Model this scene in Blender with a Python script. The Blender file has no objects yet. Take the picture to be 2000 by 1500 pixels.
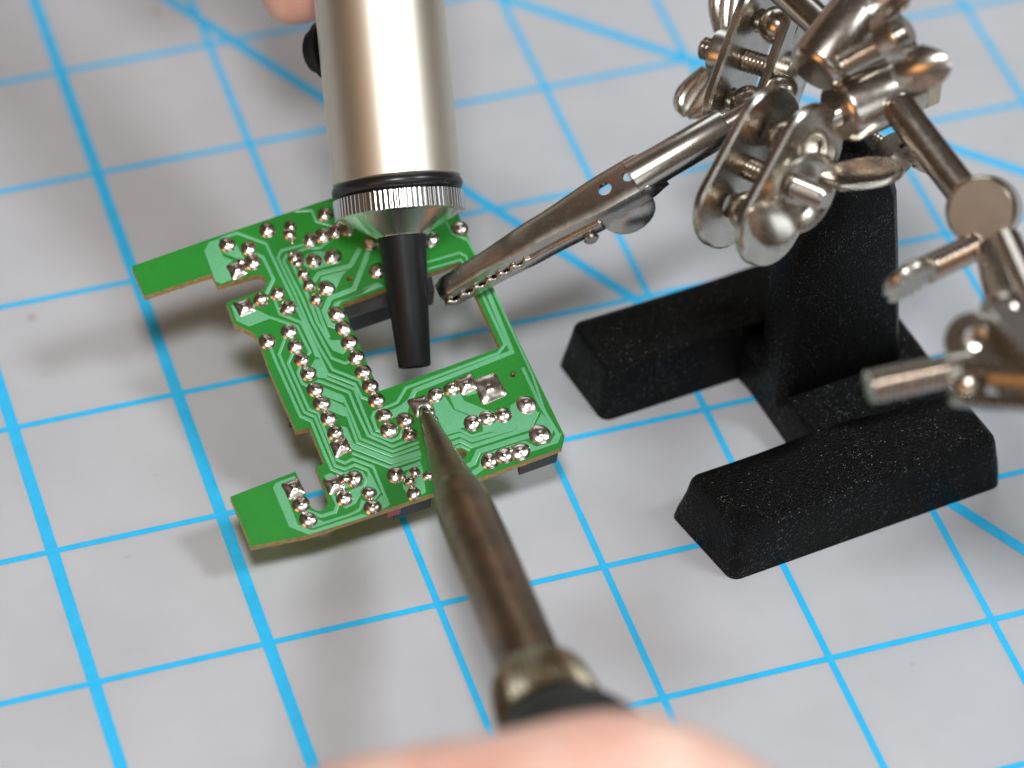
import bpy, bmesh, math, random
from mathutils import Vector, Matrix, Quaternion
random.seed(7)
S = bpy.context.scene
COL = S.collection
MM = 0.001

# ------------------------------------------------------------------ camera
F_PX = 6923.94                                   # focal length in photo pixels (2000 px wide)
CAM_R = Matrix(((0.94814496, -0.31510306, 0.04160755),
                (-0.20178016, -0.69789558, -0.68718741),
                (0.24557258, 0.6431577, -0.72528772)))   # rows: image right, image down, view
RIGHT, DOWN, FWD = CAM_R[0].copy(), CAM_R[1].copy(), CAM_R[2].copy()
CAM = Vector((-58.3066, -462.5946, 393.3819))    # millimetres, mat surface is z = 0
cam = bpy.data.cameras.new('camera')
cam_o = bpy.data.objects.new('camera', cam)
COL.objects.link(cam_o)
m = Matrix((RIGHT, -DOWN, -FWD)).transposed().to_4x4()
m.translation = CAM * MM
cam_o.matrix_world = m
cam.sensor_width = 36.0
cam.lens = F_PX / 2000 * 36.0
cam.clip_start = 0.01
cam.clip_end = 20
cam.dof.use_dof = True
cam.dof.focus_distance = 0.516
cam.dof.aperture_fstop = 9.5
S.camera = cam_o

# ------------------------------------------------------------------ light
w = bpy.data.worlds.new('World'); S.world = w; w.use_nodes = True
bg = w.node_tree.nodes['Background']
bg.inputs['Color'].default_value = (0.30, 0.205, 0.135, 1)
bg.inputs['Strength'].default_value = 0.22

def area(name, loc, target, sx, sy, power, color):
    l = bpy.data.lights.new(name, 'AREA'); l.shape = 'RECTANGLE'; l.size = sx; l.size_y = sy
    l.energy = power; l.color = color
    o = bpy.data.objects.new(name, l); COL.objects.link(o)
    o.location = loc
    d = Vector(target) - Vector(loc)
    o.rotation_euler = d.to_track_quat('-Z', 'Y').to_euler()
    return o
TGT = (0.075, -0.11, 0.02)
area('window_light', (0.20, -0.95, 0.46), TGT, 0.55, 0.36, 1.3, (0.84, 0.94, 1.0))
area('ceiling_lamp', (-0.05, -0.37, 0.60), TGT, 0.11, 0.11, 2.55, (0.95, 0.975, 1.0))
area('side_window', (0.58, -0.40, 0.78), TGT, 0.17, 0.17, 3.7, (0.86, 0.95, 1.0))
area('far_window', (0.36, 0.80, 0.86), TGT, 0.70, 0.50, 2.6, (0.84, 0.94, 1.0))
area('warm_lamp', (-0.75, -0.70, 0.42), TGT, 0.50, 0.40, 1.7, (1.0, 0.50, 0.19))
S.view_settings.view_transform = 'Standard'
S.view_settings.look = 'None'
S.view_settings.exposure = 0.0
S.view_settings.gamma = 1.0
S.render.engine = 'CYCLES'

# ------------------------------------------------------------------ pixel helpers
def ray(px, py):
    return RIGHT * ((px - 1000) / F_PX) + DOWN * ((py - 750) / F_PX) + FWD
def PZ(px, py, z):                     # point on the pixel's ray at height z
    d = ray(px, py); return CAM + d * ((z - CAM.z) / d.z)
def PS(px, py, s):                     # point on the pixel's ray at depth s
    return CAM + ray(px, py) * s
def camdir(x, y, z):                   # direction given as image right, image down, away from lens
    return (RIGHT * x + DOWN * y + FWD * z).normalized()

# ------------------------------------------------------------------ materials
def new_mat(name):
    mt = bpy.data.materials.new(name); mt.use_nodes = True
    nt = mt.node_tree
    return mt, nt, nt.nodes['Principled BSDF']
def coords(nt, scale=1000.0, kind='Object'):
    t = nt.nodes.new('ShaderNodeTexCoord'); mp = nt.nodes.new('ShaderNodeMapping')
    mp.inputs['Scale'].default_value = (scale,) * 3
    nt.links.new(t.outputs[kind], mp.inputs[0]); return mp.outputs[0]
def noise(nt, vec, scale, detail=4, rough=0.55):
    n = nt.nodes.new('ShaderNodeTexNoise'); n.inputs['Scale'].default_value = scale
    n.inputs['Detail'].default_value = detail; n.inputs['Roughness'].default_value = rough
    nt.links.new(vec, n.inputs['Vector']); return n.outputs['Fac']
def ramp(nt, fac, stops):
    r = nt.nodes.new('ShaderNodeValToRGB'); el = r.color_ramp.elements
    while len(el) < len(stops): el.new(0.5)
    for e, (p, c) in zip(el, stops):
        e.position = p; e.color = (*c, 1) if len(c) == 3 else c
    nt.links.new(fac, r.inputs[0]); return r.outputs[0]
def bump(nt, bsdf, height, strength, dist):
    b = nt.nodes.new('ShaderNodeBump'); b.inputs['Strength'].default_value = strength
    b.inputs['Distance'].default_value = dist
    nt.links.new(height, b.inputs['Height']); nt.links.new(b.outputs[0], bsdf.inputs['Normal'])
def simple(name, col, rough=0.5, metal=0.0, var=0.12, nscale=0.6, bstr=0.0, bscale=2.0, bdist=5e-5, spec=0.5,
           rvar=0.0):
    mt, nt, b = new_mat(name)
    v = coords(nt)
    f = noise(nt, v, nscale)
    lo = tuple(c * (1 - var) for c in col); hi = tuple(min(1, c * (1 + var)) for c in col)
    nt.links.new(ramp(nt, f, [(0.3, lo), (0.7, hi)]), b.inputs['Base Color'])
    b.inputs['Roughness'].default_value = rough; b.inputs['Metallic'].default_value = metal
    b.inputs['Specular IOR Level'].default_value = spec
    if rvar:
        f2 = noise(nt, v, nscale * 2.3, 6)
        nt.links.new(ramp(nt, f2, [(0.3, (rough - rvar,) * 3), (0.7, (rough + rvar,) * 3)]), b.inputs['Roughness'])
    if bstr:
        bump(nt, b, noise(nt, v, bscale, 5), bstr, bdist)
    return mt

M = {}
def mat_mat():
    mt, nt, b = new_mat('mat_vinyl')
    v = coords(nt)
    f = noise(nt, v, 0.022, 4, 0.6)
    c1 = ramp(nt, f, [(0.3, (0.50, 0.50, 0.515)), (0.7, (0.59, 0.585, 0.60))])
    # small stains and specks
    vo = nt.nodes.new('ShaderNodeTexVoronoi'); vo.inputs['Scale'].default_value = 0.085
    vo.inputs['Randomness'].default_value = 1.0
    wob = nt.nodes.new('ShaderNodeMixRGB'); wob.inputs[0].default_value = 0.5
    nz = nt.nodes.new('ShaderNodeTexNoise'); nz.inputs['Scale'].default_value = 0.9
    nt.links.new(v, nz.inputs['Vector'])
    add = nt.nodes.new('ShaderNodeVectorMath'); add.operation = 'ADD'
    nt.links.new(v, add.inputs[0]); nt.links.new(nz.outputs['Color'], add.inputs[1])
    nt.links.new(add.outputs[0], vo.inputs['Vector'])
    spot = ramp(nt, vo.outputs['Distance'], [(0.045, (1, 1, 1)), (0.085, (0, 0, 0))])
    pick = nt.nodes.new('ShaderNodeSeparateColor'); nt.links.new(vo.outputs['Color'], pick.inputs[0])
    th = ramp(nt, pick.outputs[0], [(0.45, (0, 0, 0)), (0.95, (0.8, 0.8, 0.8))])
    mul = nt.nodes.new('ShaderNodeMixRGB'); mul.blend_type = 'MULTIPLY'; mul.inputs[0].default_value = 1
    nt.links.new(spot, mul.inputs[1]); nt.links.new(th, mul.inputs[2])
    mix = nt.nodes.new('ShaderNodeMixRGB'); nt.links.new(mul.outputs[0], mix.inputs[0])
    nt.links.new(c1, mix.inputs[1]); mix.inputs[2].default_value = (0.36, 0.30, 0.24, 1)
    nt.links.new(mix.outputs[0], b.inputs['Base Color'])
    b.inputs['Roughness'].default_value = 0.48
    b.inputs['Specular IOR Level'].default_value = 0.35
    b.inputs['Subsurface Weight'].default_value = 0.35
    b.inputs['Subsurface Radius'].default_value = (1.0, 0.95, 0.9)
    b.inputs['Subsurface Scale'].default_value = 0.0022
    bump(nt, b, noise(nt, v, 3.0, 3), 0.12, 4e-5)
    return mt
M['vinyl'] = mat_mat()
M['blue'] = simple('printed_blue', (0.035, 0.53, 0.92), 0.5, var=0.07, nscale=0.35, spec=0.3)

def mask_mat(name, lo, hi, rough, gscale, bs):
    mt, nt, b = new_mat(name)
    v = coords(nt)
    f = noise(nt, v, 0.09, 3)
    g = noise(nt, v, gscale, 3, 0.7)
    mx = nt.nodes.new('ShaderNodeMath'); mx.operation = 'MULTIPLY_ADD'
    nt.links.new(g, mx.inputs[0]); mx.inputs[1].default_value = 0.6
    mh = nt.nodes.new('ShaderNodeMath'); mh.operation = 'MULTIPLY'; mh.inputs[1].default_value = 0.4
    nt.links.new(f, mh.inputs[0]); nt.links.new(mh.outputs[0], mx.inputs[2])
    nt.links.new(ramp(nt, mx.outputs[0], [(0.3, lo), (0.7, hi)]), b.inputs['Base Color'])
    b.inputs['Roughness'].default_value = rough
    b.inputs['Coat Weight'].default_value = 0.25; b.inputs['Coat Roughness'].default_value = 0.22
    bump(nt, b, g, bs, 3e-5)
    return mt
M['mask'] = mask_mat('green_solder_mask', (0.020, 0.275, 0.033), (0.038, 0.36, 0.050), 0.38, 1.4, 0.12)
def translucent(mt, col, fac):                              # fibreglass under the lacquer lets light through
    nt = mt.node_tree; b = nt.nodes['Principled BSDF']; out = nt.nodes['Material Output']
    tr = nt.nodes.new('ShaderNodeBsdfTranslucent'); tr.inputs[0].default_value = (*col, 1)
    mx = nt.nodes.new('ShaderNodeMixShader'); mx.inputs[0].default_value = fac
    nt.links.new(b.outputs[0], mx.inputs[1]); nt.links.new(tr.outputs[0], mx.inputs[2]); nt.links.new(mx.outputs[0], out.inputs[0])
translucent(M['mask'], (0.36, 1.0, 0.22), 0.40)
M['copper'] = mask_mat('masked_copper', (0.085, 0.37, 0.155), (0.19, 0.54, 0.28), 0.32, 5.0, 0.35)
M['fr4'] = simple('fibreglass_edge', (0.52, 0.35, 0.12), 0.6, var=0.3, nscale=1.2, bstr=0.4, bscale=4)
M['solder'] = simple('solder', (0.64, 0.56, 0.485), 0.25, 1.0, var=0.22, nscale=0.35, bstr=0.3, bscale=0.9, bdist=1.0e-4, rvar=0.06)
M['tin'] = simple('tinned_pad', (0.72, 0.68, 0.62), 0.25, 1.0, var=0.1, nscale=2)
M['nickel'] = simple('nickel_plate', (0.50, 0.44, 0.38), 0.25, 1.0, var=0.06, nscale=0.5, bstr=0.03, bscale=2.0, bdist=3e-5, rvar=0.03)
M['nickel2'] = simple('stamped_nickel', (0.54, 0.495, 0.435), 0.27, 1.0, var=0.10, nscale=0.3, bstr=0.10, bscale=0.8, bdist=2e-5, rvar=0.02)
M['brushed'] = simple('brushed_nickel_end', (0.52, 0.43, 0.34), 0.24, 1.0, var=0.06, nscale=0.4, bstr=0.03, bscale=5)
M['alu'] = simple('satin_aluminium', (0.80, 0.72, 0.60), 0.44, 1.0, var=0.02, nscale=0.3)
M['chrome'] = simple('turned_aluminium', (0.78, 0.76, 0.74), 0.2, 1.0, var=0.05, nscale=2)
M['rubber'] = simple('black_rubber', (0.012, 0.012, 0.012), 0.32, var=0.2)
M['nozzle'] = simple('black_nozzle_plastic', (0.009, 0.0088, 0.0088), 0.46, spec=0.25, var=0.2, nscale=1.5, bstr=0.12, bscale=6, bdist=2e-5)
M['grip'] = simple('black_grip', (0.018, 0.018, 0.016), 0.55, var=0.25, nscale=1.5, bstr=0.3, bscale=4)
M['black_part'] = simple('black_component', (0.012, 0.012, 0.012), 0.5, var=0.2)
M['brass'] = simple('knurled_brass', (0.54, 0.45, 0.32), 0.27, 1.0, var=0.12, nscale=1)
def cast():
    mt, nt, b = new_mat('black_cast_iron')
    v = coords(nt)
    f = noise(nt, v, 1.3, 7, 0.75)
    vo = nt.nodes.new('ShaderNodeTexVoronoi'); vo.inputs['Scale'].default_value = 4.2
    nt.links.new(v, vo.inputs['Vector'])
    sep = nt.nodes.new('ShaderNodeSeparateColor'); nt.links.new(vo.outputs['Color'], sep.inputs[0])
    nt.links.new(ramp(nt, f, [(0.3, (0.0015, 0.0015, 0.0015)), (0.75, (0.006, 0.006, 0.0055))]), b.inputs['Base Color'])
    worn = noise(nt, v, 0.16, 4)                      # bare, shinier patches of the paint
    fl = nt.nodes.new('ShaderNodeMath'); fl.operation = 'MULTIPLY_ADD'; fl.inputs[1].default_value = 0.35
    nt.links.new(worn, fl.inputs[0]); nt.links.new(sep.outputs[0], fl.inputs[2])
    sub_ = nt.nodes.new('ShaderNodeMath'); sub_.operation = 'SUBTRACT'; sub_.inputs[1].default_value = 0.175
    nt.links.new(fl.outputs[0], sub_.inputs[0])
    nt.links.new(ramp(nt, sub_.outputs[0], [(0.90, (0.12, 0.12, 0.12)), (0.99, (0.75, 0.75, 0.75))]), b.inputs['Specular IOR Level'])
    nt.links.new(ramp(nt, sub_.outputs[0], [(0.90, (0.36, 0.36, 0.36)), (0.99, (0.22, 0.22, 0.22))]), b.inputs['Roughness'])
    mx = nt.nodes.new('ShaderNodeMath'); mx.operation = 'MULTIPLY_ADD'; mx.inputs[1].default_value = 0.45
    nt.links.new(f, mx.inputs[0]); nt.links.new(vo.outputs['Distance'], mx.inputs[2])
    bump(nt, b, mx.outputs[0], 0.9, 1.9e-4)
    return mt
M['cast'] = cast()
def tipmat():
    mt, nt, b = new_mat('heat_oxidised_steel')
    v = coords(nt)
    f = noise(nt, v, 0.22, 6, 0.65)
    nt.links.new(ramp(nt, f, [(0.25, (0.12, 0.10, 0.075)), (0.5, (0.24, 0.165, 0.11)), (0.75, (0.38, 0.225, 0.13))]), b.inputs['Base Color'])
    b.inputs['Metallic'].default_value = 0.85
    f2 = noise(nt, v, 0.8, 6)
    nt.links.new(ramp(nt, f2, [(0.3, (0.27,) * 3), (0.7, (0.40,) * 3)]), b.inputs['Roughness'])
    bump(nt, b, f2, 0.25, 8e-5)
    return mt
M['oxid'] = tipmat()
def skin():
    mt, nt, b = new_mat('skin')
    v = coords(nt)
    f = noise(nt, v, 0.08, 5)
    nt.links.new(ramp(nt, f, [(0.3, (0.70, 0.36, 0.27)), (0.7, (0.85, 0.58, 0.47))]), b.inputs['Base Color'])
    b.inputs['Roughness'].default_value = 0.5
    b.inputs['Subsurface Weight'].default_value = 0.3
    b.inputs['Subsurface Radius'].default_value = (1, 0.35, 0.2)
    b.inputs['Subsurface Scale'].default_value = 0.003
    bump(nt, b, noise(nt, v, 1.0, 4), 0.25, 2e-4)
    return mt
M['skin'] = skin()
M['nail'] = simple('fingernail', (0.80, 0.55, 0.47), 0.28, var=0.05)
M['red'] = simple('red_component', (0.45, 0.02, 0.015), 0.4)

# ------------------------------------------------------------------ mesh helpers (millimetres in, metres out)
def empty(name, loc, label, cat, group=None, mat3=None):
    o = bpy.data.objects.new(name, None); COL.objects.link(o)
    o.empty_display_size = 0.005
    if mat3 is not None:
        mw = mat3.to_4x4(); mw.translation = Vector(loc) * MM; o.matrix_world = mw
    else:
        o.location = Vector(loc) * MM
    o['label'] = label; o['category'] = cat
    if group: o['group'] = group
    return o
ROOT_INV = {}
def inv_of(root):
    """world (mm) -> root local (mm)"""
    if root is None: return Matrix.Identity(4)
    chain = Matrix.Identity(4)
    r = root
    while r is not None:
        chain = r.matrix_basis @ chain
        r = r.parent
    t = chain.copy(); t.translation = t.translation / MM
    return t.inverted()
def add(name, vf, mat, parent=None, smooth=True, angle=35, local=False, mods=None):
    """vf = (verts, faces) in world mm (or in the parent's frame when local)"""
    verts, faces = vf
    inv = Matrix.Identity(4) if (local or parent is None) else inv_of(parent)
    vs = [inv @ Vector(p) for p in verts]
    c = Vector((sum(p.x for p in vs), sum(p.y for p in vs), sum(p.z for p in vs))) / len(vs)
    me = bpy.data.meshes.new(name)
    me.from_pydata([tuple((p - c) * MM) for p in vs], [], faces)
    me.update()
    bm = bmesh.new(); bm.from_mesh(me)
    bmesh.ops.recalc_face_normals(bm, faces=bm.faces[:])
    bm.to_mesh(me); bm.free()
    if smooth:
        me.polygons.foreach_set('use_smooth', [True] * len(me.polygons))
        me.set_sharp_from_angle(angle=math.radians(angle))
    mats = mat if isinstance(mat, (list, tuple)) else [mat]
    for x in mats: me.materials.append(x)
    o = bpy.data.objects.new(name, me); COL.objects.link(o)
    o.location = c * MM
    if parent is not None: o.parent = parent
    if mods: mods(o)
    return o
def basis(d, hint=None):
    d = Vector(d).normalized()
    h = Vector(hint) if hint is not None else (Vector((0, 0, 1)) if abs(d.z) < 0.9 else Vector((1, 0, 0)))
    x = (h - d * h.dot(d)).normalized()
    return x, d.cross(x).normalized(), d
def lathe(p0, p1, prof, seg=40, rfun=None, hint=None):
    """prof: list of (t in mm from p0 along p0->p1, radius)"""
    p0 = Vector(p0); x, y, d = basis(Vector(p1) - p0, hint)
    V, Fc = [], []
    for (t, r) in prof:
        for k in range(seg):
            a = 2 * math.pi * k / seg
            rr = r * (rfun(a, t) if rfun else 1.0)
            V.append(p0 + d * t + (x * math.cos(a) + y * math.sin(a)) * rr)
    n = len(prof)
    for i in range(n - 1):
        for k in range(seg):
            k2 = (k + 1) % seg
            Fc.append((i * seg + k, i * seg + k2, (i + 1) * seg + k2, (i + 1) * seg + k))
    if prof[0][1] > 1e-6: Fc.append(tuple(range(seg))[::-1])
    if prof[-1][1] > 1e-6: Fc.append(tuple((n - 1) * seg + k for k in range(seg)))
    return V, Fc
def cyl(p0, p1, r, ch=0.3, seg=40, r2=None):
    L = (Vector(p1) - Vector(p0)).length; r2 = r if r2 is None else r2
    return lathe(p0, p1, [(0, r - ch), (ch, r), (L - ch, r2), (L, r2 - ch)], seg)
def thread(p0, p1, r, pitch=0.7, depth=0.28, seg=28):
    L = (Vector(p1) - Vector(p0)).length
    prof = [(0, r - 2 * depth)]; t = 0.3
    while t < L - 0.3:
        prof += [(t, r - depth), (t + pitch * 0.45, r), (t + pitch * 0.6, r)]; t += pitch
    prof.append((L, r - 2 * depth))
    return lathe(p0, p1, prof, seg)
def ball(c, r, seg=28, rings=16):
    c = Vector(c)
    prof = [(r - r * math.cos(math.pi * i / rings), max(1e-7, r * math.sin(math.pi * i / rings))) for i in range(rings + 1)]
    return lathe(c - Vector((0, 0, r)), c + Vector((0, 0, r)), prof, seg)
def join(*parts):
    V, Fc = [], []
    for v, f in parts:
        o = len(V); V += [Vector(p) for p in v]; Fc += [tuple(i + o for i in q) for q in f]
    return V, Fc
def poly_area(p): return 0.5 * sum(p[i][0] * p[(i + 1) % len(p)][1] - p[(i + 1) % len(p)][0] * p[i][1] for i in range(len(p)))
def offset_poly(p, d):
    """inward offset of a ccw polygon"""
    n = len(p); out = []
    for i in range(n):
        a = Vector(p[i - 1]); b = Vector(p[i]); c = Vector(p[(i + 1) % n])
        e1 = (b - a).normalized(); e2 = (c - b).normalized()
        n1 = Vector((-e1.y, e1.x)); n2 = Vector((-e2.y, e2.x))
        s = n1 + n2
        k = max(0.35, 1 + n1.dot(n2))
        out.append(b + s * (d / k))
    return out
def slab(poly, z0, z1, bev):
    """prism with a bevelled top, polygon in local xy"""
    p = [Vector(q) for q in poly]
    if poly_area(p) < 0: p = p[::-1]
    inn = offset_poly(p, bev)
    n = len(p)
    V = [Vector((q.x, q.y, z0)) for q in p] + [Vector((q.x, q.y, z1 - bev * 0.5)) for q in p] + [Vector((q.x, q.y, z1)) for q in inn]
    Fc = []
    for k in (0, 1):
        for i in range(n):
            j = (i + 1) % n
            Fc.append((k * n + i, k * n + j, (k + 1) * n + j, (k + 1) * n + i))
    Fc.append(tuple(2 * n + i for i in range(n)))
    return V, Fc
def plate(poly, frame, th, bev=0.15):
    """2-D outline extruded along frame z, both rims bevelled; frame: (origin, ex, ey, ez)"""
    o, ex, ey, ez = frame
    p = [Vector(q) for q in poly]
    if poly_area(p) < 0: p = p[::-1]
    inn = offset_poly(p, bev); n = len(p)
    rings = [(inn, -th / 2), (p, -th / 2 + bev), (p, th / 2 - bev), (inn, th / 2)]
    V = [o + ex * q.x + ey * q.y + ez * z for r, z in rings for q in r]
    Fc = [(k * n + i, k * n + (i + 1) % n, (k + 1) * n + (i + 1) % n, (k + 1) * n + i) for k in range(3) for i in range(n)]
    Fc += [tuple(range(n))[::-1], tuple(3 * n + i for i in range(n))]
    return V, Fc
def stadium(L, W, seg=14):
    r = W / 2; h = L / 2 - r; out = []
    for i in range(seg + 1):
        a = -math.pi / 2 + math.pi * i / seg; out.append((h + r * math.cos(a), r * math.sin(a)))
    for i in range(seg + 1):
        a = math.pi / 2 + math.pi * i / seg; out.append((-h + r * math.cos(a), r * math.sin(a)))
    return out
def bake(o):
    """turn an object's modifiers into real mesh"""
    bpy.context.view_layer.update()
    dg = bpy.context.evaluated_depsgraph_get()
    me = bpy.data.meshes.new_from_object(o.evaluated_get(dg))
    old = o.data; o.modifiers.clear(); o.data = me; me.name = old.name
    bpy.data.meshes.remove(old)
    return o
def cut(o, cutters):
    for c in cutters:
        md = o.modifiers.new('b', 'BOOLEAN'); md.operation = 'DIFFERENCE'; md.object = c; md.solver = 'EXACT'
    bake(o)
    for c in cutters:
        me = c.data; bpy.data.objects.remove(c); bpy.data.meshes.remove(me)
    o.data.polygons.foreach_set('use_smooth', [True] * len(o.data.polygons))
    o.data.set_sharp_from_angle(angle=math.radians(30))

# ================================================================== cutting mat
mat_o = add('cutting_mat', ([(x, y, z) for z in (-2.5, 0) for x, y in ((-330, -520), (470, -520), (470, 520), (-330, 520))],
            [(0, 3, 2, 1), (4, 5, 6, 7), (0, 1, 5, 4), (1, 2, 6, 5), (2, 3, 7, 6), (3, 0, 4, 7)]), M['vinyl'], smooth=False)
mat_o['kind'] = 'structure'; mat_o['label'] = 'translucent grey cutting mat printed with blue inch grid'
def line(a, b, wd, z, name='grid_line'):
    a = Vector((a[0], a[1], 0)); b = Vector((b[0], b[1], 0)); d = (b - a).normalized(); n = Vector((-d.y, d.x, 0)) * wd / 2
    up = Vector((0, 0, z)); dn = Vector((0, 0, 0.004))
    q = [a + n, b + n, b - n, a - n]
    add(name, ([p + dn for p in q] + [p + up for p in q], [(3, 2, 1, 0), (4, 5, 6, 7), (0, 1, 5, 4), (1, 2, 6, 5), (2, 3, 7, 6), (3, 0, 4, 7)]),
        M['blue'], mat_o, smooth=False)
G = 25.4
for i in range(-3, 12):
    line((i * G, -330), (i * G, 160), 1.85 if i in (0, 1) else 1.05, 0.020)
for j in range(-3, 12):
    line((-110, -j * G), (320, -j * G), 1.0, 0.027)
def diag(p, q, wd, z):
    a = PZ(*p, 0); b = PZ(*q, 0); d = (b - a).normalized()
    line(a - d * 160, b + d * 200, wd, z, 'angle_line')
diag((443, 72), (1170, 540), 1.8, 0.034)
diag((1005, 3), (1880, 296), 1.8, 0.041)

# ================================================================== circuit board
def rodrigues(v):
    a = Vector(v); return Matrix.Rotation(a.length, 3, a.normalized())
BR = rodrigues((0.301568542, -0.0890457813, 0.118074554))
BO = Vector((40.1810316, -110.922931, 18.5720534))
BN = BR.col[2]
board = empty('circuit_board', BO, 'bare green printed circuit board with rectangular cut-out and silver solder joints', 'circuit board', mat3=BR)
BRT = BR.transposed()
def B2(px, py):
    d = ray(px, py); P = CAM + d * (BN.dot(BO - CAM) / BN.dot(d))
    l = BRT @ (P - BO); return Vector((l.x, l.y))
TILE = dict(a=(390, 430, 7.98), b=(500, 390, 7.98), c=(500, 560, 7.98), d=(520, 700, 7.98), e=(580, 800, 7.98),
            f=(520, 880, 7.98), g=(730, 700, 7.98), h=(880, 720, 6.82),
            A=(230, 370, 4), B=(430, 720, 4), C=(680, 660, 4), D=(600, 360, 4), s=(0, 0, 1))
def tp(t, x, y):
    o = TILE[t]; return (o[0] + x / o[2], o[1] + y / o[2])
def bp(t, x, y): return B2(*tp(t, x, y))
# ---- substrate
outline = [bp('A', 110, 600), bp('A', 700, 392), bp('A', 1640, 78), B2(850, 317),
           bp('D', 1310, 530), bp('C', 1330, 20), B2(1103, 852), B2(1098, 874), bp('C', 1040, 1088), B2(602, 1045), B2(490, 1067),
           B2(450, 970), B2(577, 921), bp('B', 690, 1040), bp('B', 705, 1075), bp('B', 738, 1105), bp('B', 780, 1112), bp('B', 815, 1095), bp('B', 840, 1060), bp('B', 845, 1020),
           B2(617, 912), B2(634, 905), B2(605, 835), B2(578, 841), B2(525, 720), bp('A', 1110, 1190), bp('A', 1060, 1120), bp('A', 990, 1085), bp('A', 910, 1050),
           bp('A', 850, 885), bp('A', 1115, 795), bp('A', 1155, 765), bp('A', 1168, 725), bp('A', 1150, 685), bp('A', 1110, 665), bp('A', 1065, 668),
           bp('A', 780, 752), bp('A', 737, 658), bp('A', 207, 832)]
hole = [B2(667, 594), B2(741, 764), B2(977, 679), B2(900, 511)]
def circle(c, r, n): return [Vector((c.x + r * math.cos(2 * math.pi * k / n), c.y + r * math.sin(2 * math.pi * k / n))) for k in range(n)]
holes = [hole, circle(bp('C', 880, 908), 0.82, 20), circle(bp('h', 825, 85), 0.42, 12), circle(bp('b', 1450, 1240), 0.45, 12)]
bm = bmesh.new(); edges = []
for lp in [outline] + holes:
    vs = [bm.verts.new((p.x * MM, p.y * MM, 0)) for p in lp]
    edges += [bm.edges.new((vs[i], vs[(i + 1) % len(vs)])) for i in range(len(vs))]
r = bmesh.ops.triangle_fill(bm, use_beauty=True, use_dissolve=False, edges=edges)
top = [f for f in r['geom'] if isinstance(f, bmesh.types.BMFace)]
for f in top:
    if f.normal.z < 0: f.normal_flip()
ex = bmesh.ops.extrude_face_region(bm, geom=top)
# the extruded copy becomes the top, the original is the underside
for v in [g for g in ex['geom'] if isinstance(g, bmesh.types.BMVert)]: pass
for v in bm.verts: pass
newv = set(g for g in ex['geom'] if isinstance(g, bmesh.types.BMVert))
for v in bm.verts:
    v.co.z = 0.0 if v in newv else -1.55 * MM
bmesh.ops.recalc_face_normals(bm, faces=bm.faces[:])
for f in bm.faces: f.material_index = 0 if abs(f.normal.z) > 0.7 else 1
me = bpy.data.meshes.new('substrate'); bm.to_mesh(me); bm.free()
me.materials.append(M['mask']); me.materials.append(M['fr4'])
sub = bpy.data.objects.new('substrate', me); COL.objects.link(sub); sub.parent = board

# ---- copper: ribbons and filled areas under the green lacquer
CZ = [0]
def cz():
    CZ[0] = (CZ[0] + 1) % 9
    return 0.050 + 0.004 * CZ[0]
def trace(t, pts, wpx=6.2):
    P = [bp(t, *q) if len(q) == 2 else bp(q[0], q[1], q[2]) for q in pts]
    wd = wpx * 0.0745 * 0.95; n = len(P); Lf, Rt = [], []
    for i in range(n):
        e1 = (P[i] - P[i - 1]).normalized() if i else None
        e2 = (P[i + 1] - P[i]).normalized() if i < n - 1 else None
        e1 = e1 or e2; e2 = e2 or e1
        n1 = Vector((-e1.y, e1.x)); n2 = Vector((-e2.y, e2.x)); s = (n1 + n2) / max(0.5, 1 + n1.dot(n2))
        Lf.append(s); Rt.append(s)
    z1 = cz(); h = wd / 2; bv = 0.085
    prof = [(h, 0.002), (h, z1 * 0.55), (h - bv, z1), (-(h - bv), z1), (-h, z1 * 0.55), (-h, 0.002)]
    V = [Vector((P[i].x + Lf[i].x * o, P[i].y + Lf[i].y * o, z)) for i in range(n) for o, z in prof]
    k = len(prof)
    Fc = [(i * k + j, i * k + j + 1, (i + 1) * k + j + 1, (i + 1) * k + j) for i in range(n - 1) for j in range(k - 1)]
    Fc += [tuple(range(k)), tuple((n - 1) * k + j for j in range(k))[::-1]]
    add('copper_trace', (V, Fc), M['copper'], board, smooth=False, local=True)
def pour(t, pts):
    P = [bp(t, *q) for q in pts]
    add('copper_area', slab(P, 0.002, cz(), 0.085), M['copper'], board, smooth=False, local=True)

# upper left
pour('a', [(70, 480), (140, 345), (310, 285), (330, 480), (365, 565), (520, 625), (435, 690), (480, 880), (700, 850), (330, 990), (240, 950)])
pour('a', [(540, 320), (650, 520), (700, 600), (640, 620), (365, 508), (420, 380)])
trace('a', [(330, 285), (585, 200), (1030, 365), (1200, 720), (1330, 990), (1480, 1300), ('c', 640, 340), ('c', 745, 560), ('c', 870, 840), ('c', 1000, 1110), ('c', 1110, 1355), ('d', 1380, 402), ('d', 1485, 605), ('d', 1640, 660)], 6.4)
trace('a', [(830, 520), (980, 570), (1150, 920), (1050, 1120), (980, 1220)], 7.5)
trace('b', [(1000, 620), (740, 700), (390, 795), (340, 905), (620, 1500), ('c', 800, 570), ('c', 960, 900), ('c', 1190, 1290), ('c', 1600, 1450), ('d', 1500, 440)], 6.2)
trace('b', [(1130, 650), (1000, 745), (780, 760), (470, 870), (430, 955), (720, 1540), ('c', 880, 560), ('c', 1050, 880), ('c', 1175, 1110), ('c', 1390, 1195), ('c', 1500, 1150)], 6.2)
trace('b', [(560, 1000), (680, 1240), (800, 1500), ('c', 960, 560), ('c', 1110, 820), ('c', 1190, 950)], 7.0)
pour('b', [(700, 1010), (790, 850), (960, 800), (1150, 830), (1330, 930), (1300, 990), (900, 1095), (800, 1060)])
trace('b', [(1620, 760), (1470, 1030), (980, 1150), (880, 1290)], 10)
pour('b', [(1010, 1200), (1440, 1090), (1340, 1190), (1240, 1400), (1000, 1300)])
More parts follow.
